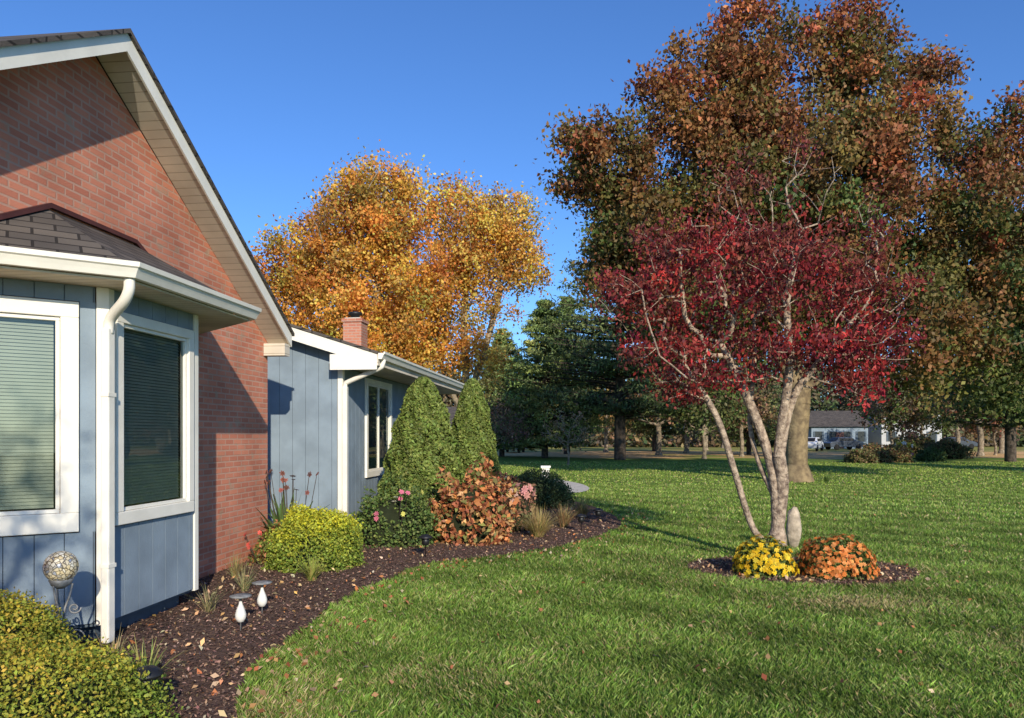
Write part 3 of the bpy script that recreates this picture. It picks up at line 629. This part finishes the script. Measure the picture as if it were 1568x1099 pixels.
shrub('green_shrub',(36,66,0),2.2,1.4,1.7,3500,.2,[(.13,.17,.06),(.2,.15,.07)],13,.15)

def flowers(parent,pts,nrm,r,pal,seed,petals=7,name='flowers'):
    rng=np.random.default_rng(seed); n=len(pts); nn=unit(nrm+rng.normal(size=(n,3))*.25); t=unit(np.cross(nn,rng.normal(size=(n,3)))); b=np.cross(nn,t)
    V=[];K=[]; col=pick(pal,n,rng,.12)
    for layer,(sc,lift) in enumerate(((1,.0),(.62,.25))):
        for k in range(petals):
            g=2*math.pi*(k+.5*layer)/petals; h=math.pi/petals*.85
            d0=t*math.cos(g)+b*math.sin(g); dl=t*math.cos(g-h)+b*math.sin(g-h); dr=t*math.cos(g+h)+b*math.sin(g+h)
            R=(r*sc*rng.uniform(.8,1.15,n))[:,None]
            V.append(np.stack([pts+nn*R*lift*.3,pts+dl*R*.65+nn*R*(lift+.1),pts+d0*R+nn*R*(lift+.12),pts+dr*R*.65+nn*R*(lift+.1)],1).reshape(-1,3)); K.append(col*(1-.15*layer))
    npmesh(name,np.concatenate(V),4,np.concatenate(K),M['flower'],parent)
def mound(name,loc,rx,ry,rz_,nf,pal,seed,fr=.028):
    e=shrub(name,loc,rx,ry,rz_,3500,.035,[(.12,.17,.04),(.16,.21,.06)],seed,.05)
    rng=np.random.default_rng(seed); d=unit(rng.normal(size=(nf,3))); d[:,2]=np.abs(d[:,2]); d=d[d[:,2]>.05]
    lob=1+.05*np.sin(d[:,0]*5+seed)*np.cos(d[:,1]*5+seed*2)
    C=np.sign(d)*np.abs(d)**.85*lob[:,None]*np.array([rx,ry,rz_])*1.04*(1+rng.normal(size=(len(d),1))*.04); flowers(e,C,d,fr,pal,seed)
mound('yellow_chrysanthemum',(2.90,8.52,0),.32,.29,.40,340,[(.88,.60,.03),(.84,.52,.03),(.9,.68,.07)],61,.037)
mound('orange_chrysanthemum',(3.70,8.42,0),.39,.34,.44,640,[(.84,.31,.08),(.88,.38,.13),(.76,.24,.06)],62,.030)
def sprinkle(name,loc,rx,ry,z0,z1,n,r,pal,seed):
    rg=np.random.default_rng(seed); e=empty(name,loc); d=unit(rg.normal(size=(n,3))*np.array([1,1,.3])+np.array([0,-.8,.5])); p=np.stack([d[:,0]*rx,d[:,1]*ry,rg.uniform(z0,z1,n)],1)
    tubes('stems',p*np.array([.4,.4,0]),p,[.006]*n,[.004]*n,M['bark_dk'],e,4); flowers(e,p,d,r,pal,seed); return e
sprinkle('rose_flowers',(-1.75,11.0,0),.64,.55,.35,.85,18,.045,[(.8,.72,.2),(.75,.2,.3),(.85,.78,.6)],91)
sprinkle('pink_hydrangea_blooms',(.05,12.6,0),.36,.36,.55,.8,14,.08,[(.75,.38,.34),(.75,.45,.38)],92)
sprinkle('red_annual_flowers',(-3.05,9.2,0),.3,.3,.2,.42,9,.04,[(.8,.16,.12)],93)
sprinkle('garden_flowers',(24.6,46.5,0),.7,.5,.3,1.2,26,.16,[(.8,.6,.08),(.75,.25,.4),(.85,.78,.75)],94)

def blades(name,loc,n,L,w,spread,pal,seed,arch=.7,mat='leaf'):
    rg=np.random.default_rng(seed); e=empty(name,loc); a=rg.uniform(0,6.28,n); ln=L*rg.uniform(.6,1.15,n); sp=spread*rg.uniform(.15,1,n)
    d=np.stack([np.cos(a),np.sin(a)],1); s=np.stack([-np.sin(a),np.cos(a)],1); base=rg.normal(size=(n,2))*.05*L
    prev=None;V=[];K=[];seg=4; col=pick(pal,n,rg,.2)
    for k in range(seg+1):
        t=k/seg; xy=base+d*(sp*t*ln)[:,None]; z=ln*(t-arch*sp*t*t); wd=w*(1-t*.92)*.5*(.6+t if t<.4 else 1)
        l=np.concatenate([xy-s*wd,z[:,None]],1); r=np.concatenate([xy+s*wd,z[:,None]],1)
        if prev is not None: V.append(np.stack([prev[0],prev[1],r,l],1).reshape(-1,3)); K.append(col)
        prev=(l,r)
    npmesh('leaf_blades',np.concatenate(V),4,np.concatenate(K),M[mat],e); return e
straw=[(.55,.42,.18),(.44,.36,.13),(.34,.31,.09),(.6,.42,.2)]
blades('ornamental_grass_clump',(.42,11.7,0),560,.55,.012,1.0,straw,101,.6)
blades('ornamental_grass_clump',(.9,12.9,0),300,.5,.012,.9,[(.42,.24,.12),(.36,.3,.12)],102,.6)
blades('ornamental_grass_clump',(1.35,14.3,0),300,.5,.012,.9,[(.3,.21,.1),(.24,.24,.08)],103,.6)
blades('lily_plant',(-3.0,9.9,0),80,.90,.13,.95,[(.10,.17,.05),(.14,.20,.06)],104,.5)
sprinkle('seed_pod_stems',(-2.95,9.9,0),.36,.3,.85,1.15,16,.045,[(.36,.12,.09),(.24,.1,.08)],105)
blades('spiky_perennial',(-2.2,8.15,0),140,.30,.018,.9,[(.3,.36,.08),(.42,.40,.12)],106,.5)
blades('spiky_perennial',(-2.75,7.6,0),70,.33,.010,.9,[(.26,.28,.12),(.42,.36,.18)],107,.5)
blades('spiky_perennial',(-2.75,6.7,0),60,.30,.010,.9,[(.26,.28,.12),(.46,.38,.2)],108,.5)
blades('spiky_perennial',(-2.35,4.75,0),60,.34,.018,1.1,[(.2,.28,.07),(.38,.4,.12)],109,.6)
blades('spiky_perennial',(-2.75,5.1,0),50,.30,.010,.9,[(.34,.28,.12),(.46,.38,.2)],110,.5)
blades('spiky_perennial',(-3.1,8.3,0),70,.32,.010,.8,[(.36,.26,.12),(.3,.3,.1)],111,.4)

def arbor(name,loc,Hh,R,seed,n=36000):
    rng=np.random.default_rng(seed); e=empty(name,loc)
    def rf(t): return R*np.clip(np.minimum((1-t)**.54,.80+t*1.0),0.0,1)
    t=rng.random(int(n*1.6)); keep=rng.random(len(t))<rf(t)/R+.05; t=t[keep][:n]; n=len(t); a=rng.uniform(0,6.28,n)
    lob=1+.06*np.sin(a*7+t*22+seed)+.05*np.sin(a*3-t*31)+.03*np.sin(a*13+t*50); r=rf(t)*lob*(1-.22*rng.random(n)**2.5)+.02
    C=np.stack([np.cos(a)*r,np.sin(a)*r,.05+t*Hh],1); nn=np.stack([np.cos(a),np.sin(a),.35+0*a],1)
    f=(.5+.5*np.sin(a*7+t*22+seed))
    col=pick([(.19,.245,.055),(.145,.20,.045),(.24,.285,.07)],n,rng,.2)*(.75+.35*f)[:,None]
    L=.068*rng.uniform(.6,1.3,n); npmesh('foliage_sprays',leafverts(C,L,L*.5,rng,normal=nn,nb=1.),4,col,M['needle'],e)
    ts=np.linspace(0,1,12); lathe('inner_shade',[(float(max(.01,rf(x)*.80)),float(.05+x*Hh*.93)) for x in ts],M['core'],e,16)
arbor('arborvitae',(-1.50,12.5,0),2.54,.80,71); arbor('arborvitae',(-.82,15.2,0),2.73,.64,72)

# ---------------------------------------------------------------- ornaments
m,nt,out=newmat('mosaic_glass'); tc=N(nt,'ShaderNodeTexCoord'); vo=N(nt,'ShaderNodeTexVoronoi'); vo.inputs['Scale'].default_value=42
vd=N(nt,'ShaderNodeTexVoronoi',feature='DISTANCE_TO_EDGE'); vd.inputs['Scale'].default_value=42
nt.links.new(tc.outputs['Object'],vo.inputs['Vector']);nt.links.new(tc.outputs['Object'],vd.inputs['Vector'])
cr=N(nt,'ShaderNodeValToRGB'); cr.color_ramp.elements[0].color=(.80,.76,.64,1); cr.color_ramp.elements[1].color=(.30,.34,.42,1); x=cr.color_ramp.elements.new(.6); x.color=(.68,.54,.30,1)
sx=N(nt,'ShaderNodeSeparateColor'); nt.links.new(vo.outputs['Color'],sx.inputs[0]); nt.links.new(sx.outputs[0],cr.inputs[0])
gt=N(nt,'ShaderNodeMath',operation='GREATER_THAN'); gt.inputs[1].default_value=.08; nt.links.new(vd.outputs['Distance'],gt.inputs[0])
mx=N(nt,'ShaderNodeMix',data_type='RGBA'); mx.inputs[6].default_value=(.15,.12,.08,1); nt.links.new(gt.outputs[0],mx.inputs[0]); nt.links.new(cr.outputs[0],mx.inputs[7])
p=N(nt,'ShaderNodeBsdfPrincipled'); p.inputs['Roughness'].default_value=.15; nt.links.new(mx.outputs[2],p.inputs['Base Color']); nt.links.new(p.outputs[0],out.inputs[0]); M['mosaic']=m
M['frost']=mat_basic('frosted_white_glass',(.8,.78,.72),.2,.05,spec=.6)
M['iron']=mat_basic('weathered_iron',(.22,.22,.22),.5,.3,20,spec=.5)
gb=empty('gazing_ball_stand',(-3.08,5.05,0))
lathe('glass_ball',[(.002,.60)]+[(.108*math.sin(t),.708-.108*math.cos(t)) for t in np.linspace(.1,3.04,18)]+[(.002,.816)],M['mosaic'],gb,28)
lathe('cup',[(.02,.56),(.06,.585),(.075,.62),(.07,.625)],M['iron'],gb)
for k in range(3):
    g=k*2.094+.4; c,s=math.cos(g),math.sin(g)
    pts=[(.06,.0),(.075,.12),(.03,.26),(.02,.4),(.05,.5),(.07,.59)]; sp=smoothcurve(pts,6)
    pathtube('leg_%d'%k,[(r*c,r*s,z) for r,z in sp],.007,M['iron'],gb,6)
    for (cr_,cz,R0,sg) in ((.085,.22,.055,1),(.08,.42,.04,-1),(.11,.08,.045,1)):
        sp=[(cr_+(R0*(1-.8*t))*math.cos(sg*(t*9)),cz+(R0*(1-.8*t))*math.sin(sg*(t*9))) for t in np.linspace(0,1,26)]
        pathtube('scroll',[(r*c,r*s,z) for r,z in sp],.006,M['iron'],gb,5)
def teardrop(loc):
    e=empty('teardrop_garden_light',loc)
    lathe('stake',[(.006,0),(.006,.08),(.012,.09)],M['iron'],e,8)
    lathe('glass_teardrop',[(.004,.075),(.028,.085),(.043,.115),(.044,.145),(.032,.185),(.016,.225),(.010,.25)],M['frost'],e,18)
    lathe('neck',[(.010,.25),(.012,.27),(.03,.28)],M['iron'],e,12)
    lathe('solar_cap',[(.03,.28),(.085,.287),(.088,.297),(.04,.306),(.003,.308)],M['iron'],e,20)
teardrop((-2.22,6.05,0));teardrop((-2.23,6.6,0))
def pathlight(loc,s=1):
    e=empty('solar_path_light',loc)
    for n_,pr in (('stake',[(.006,0),(.006,.16),(.03,.165)]),('lamp_body',[(.035,.165),(.05,.18),(.052,.25),(.04,.26)]),('cap',[(.09,.255),(.092,.27),(.05,.30),(.003,.31)])):
        lathe(n_,[(r*s,z*s) for r,z in pr],M['black'],e,16)
pathlight((-1.14,9.75,0),1.0);pathlight((-2.05,4.15,0),1.0);pathlight((1.15,12.3,0),1);pathlight((1.55,13.3,0),1)
def rock(name,loc,s,mat,seed):
    rg=np.random.default_rng(seed); V=[];F=[];a=12;b=8
    for i in range(b+1):
        th=math.pi*i/b
        for k in range(a):
            g=2*math.pi*k/a; f=1+rg.normal()*.06; V.append((s[0]*math.sin(th)*math.cos(g)*f,s[1]*math.sin(th)*math.sin(g)*f,s[2]*(1+math.cos(th)*f)))
    for i in range(b):
        for k in range(a): F.append((i*a+k,(i+1)*a+k,(i+1)*a+(k+1)%a,i*a+(k+1)%a))
    poly(name,V,F,mat,smooth=True,uv=False,loc=loc)
rock('standing_garden_stone',(4.02,10.55,-.03),(.11,.09,.31),M['stone'],1)
wb=empty('white_mailbox_post',(1.25,27.5,0))
multi('post',[bx(-.14,.14,-.14,.14,0,.42),bx(-.18,.18,-.18,.18,.42,.5)],M['white'],wb,bevel=.01)
blades('tree_base_plants',(10.9,25.6,0),90,.35,.03,.9,[(.2,.28,.08),(.14,.22,.06)],121)
blades('tree_base_plants',(9.3,25.6,0),60,.3,.03,.9,[(.2,.28,.08),(.14,.22,.06)],122)

M['offwhite']=mat_basic('weathered_white_siding',(.50,.50,.50),.8,.08,2)
def farhouse(name,loc,w,d,h,rh,wall,rotz=0,nw=5,floors=2):
    e=empty(name,loc,rotz); 
    multi('walls',[bx(-w/2,w/2,-d/2,d/2,0,h)],wall,e)
    poly('roof',[(-w/2-.4,-d/2-.4,h),(w/2+.4,-d/2-.4,h),(w/2+.4,d/2+.4,h),(-w/2-.4,d/2+.4,h),(-w/2-.4,0,h+rh),(w/2+.4,0,h+rh)],[(0,1,5,4),(2,3,4,5),(1,2,5),(3,0,4),(3,2,1,0)],M['shingle'],e)
    wn=[];fr=[]
    for f in range(floors):
        for k in range(nw):
            x=-w/2+w*(k+.5)/nw; z=.9+f*2.5
            wn.append(bx(x-.4,x+.4,-d/2-.05,-d/2-.03,z,z+1.3)); fr.append(bx(x-.65,x-.43,-d/2-.06,-d/2-.02,z,z+1.3)); fr.append(bx(x+.43,x+.65,-d/2-.06,-d/2-.02,z,z+1.3))
    multi('windows',wn,M['interior'],e); multi('shutters',fr,M['groove'],e)
    multi('door',[bx(-.5,.5,-d/2-.08,-d/2-.064,0,2.1)],M['darkred'],e)
farhouse('white_house',(52.5,100,0),7.5,7,4.8,2.2,M['offwhite'],-.1,3)
farhouse('gray_house',(42.5,99,0),7,8,2.8,2.2,M['siding'],-.1,4,1)
farhouse('gray_house',(-4,96,0),12,8,3,2.4,M['siding'],0,5,1)
M['carpaint']=mat_basic('white_car_paint',(.75,.76,.78),.25,.02,spec=.6); M['tyre']=mat_basic('tyre',(.02,.02,.02),.9)
M['cardark']=mat_basic('dark_car_paint',(.06,.07,.09),.25,.02,spec=.6)
def car(loc,rz_,paint='carpaint'):
    e=empty('parked_car',loc,rz_)
    prof=[(-2.2,.35),(-2.25,.8),(-2.0,.95),(-1.5,1.0),(-1.0,1.45),(.6,1.48),(1.2,1.05),(2.0,.92),(2.25,.7),(2.2,.35)]
    n=len(prof); V=[(x,-.85,z) for x,z in prof]+[(x,.85,z) for x,z in prof]
    V=[(x,y*(.82 if z>1.2 else 1),z) for x,y,z in V]
    poly('body',V,[tuple(range(n)),tuple(range(n,2*n))[::-1]]+[(i,i+n,(i+1)%n+n,(i+1)%n) for i in range(n)],M[paint],e,bevel=.05)
    multi('side_glass',[bx(-1.0,.75,-.862,.862,1.05,1.35)],M['black'],e)
    poly('rear_glass',[(-1.53,-.62,1.06),(-1.53,.62,1.06),(-1.08,.6,1.42),(-1.08,-.6,1.42)],[(0,1,2,3)],M['black'],e,uv=False)
    for x in (-1.4,1.4):
        for y in (-.8,.8):
            w=lathe('wheel',[(.05,-.1),(.33,-.1),(.34,0),(.33,.1),(.05,.1)],M['tyre'],e,18,loc=(x,y,.34)); w.rotation_euler=(rad(90),0,0)
car((32.4,80,0),1.0);car((.1,72,0),1.4);car((38.5,86,0),.2,'cardark');car((54,90,0),.1,'cardark')

# ---------------------------------------------------------------- light, world, camera
el=rad(23); az=(.285,-.96); nrm=math.hypot(*az)
sd=Vector((az[0]/nrm*math.cos(el),az[1]/nrm*math.cos(el),math.sin(el)))
sun=bpy.data.lights.new('sun','SUN'); sun.energy=5; sun.angle=rad(.5); sun.color=(1,.90,.72)
so=bpy.data.objects.new('sun',sun); scene.collection.objects.link(so); so.rotation_euler=(-sd).to_track_quat('-Z','Y').to_euler(); so.location=(10,-20,20)
w=bpy.data.worlds.new('World'); scene.world=w; w.use_nodes=True; nt=w.node_tree
bg=nt.nodes['Background']; sk=nt.nodes.new('ShaderNodeTexSky'); sk.sky_type='NISHITA'; sk.sun_disc=False
sk.sun_elevation=el; sk.sun_rotation=math.atan2(az[0],az[1]); sk.altitude=50; sk.air_density=1.0; sk.dust_density=.3; sk.ozone_density=2.5
mt=nt.nodes.new('ShaderNodeMix'); mt.data_type='RGBA'; mt.blend_type='MULTIPLY'; mt.inputs[0].default_value=1; mt.inputs[7].default_value=(.56,.88,1.34,1)
nt.links.new(sk.outputs[0],mt.inputs[6]); nt.links.new(mt.outputs[2],bg.inputs[0]); bg.inputs[1].default_value=.14
cam=bpy.data.cameras.new('camera'); co=bpy.data.objects.new('camera',cam); scene.collection.objects.link(co); scene.camera=co
co.location=(0,0,1.6); co.rotation_euler=(rad(90),0,0); cam.lens=26; cam.sensor_width=36; cam.shift_y=.0753; cam.clip_start=.05; cam.clip_end=2000
scene.view_settings.view_transform='Standard'; scene.view_settings.look='None'; scene.view_settings.exposure=0
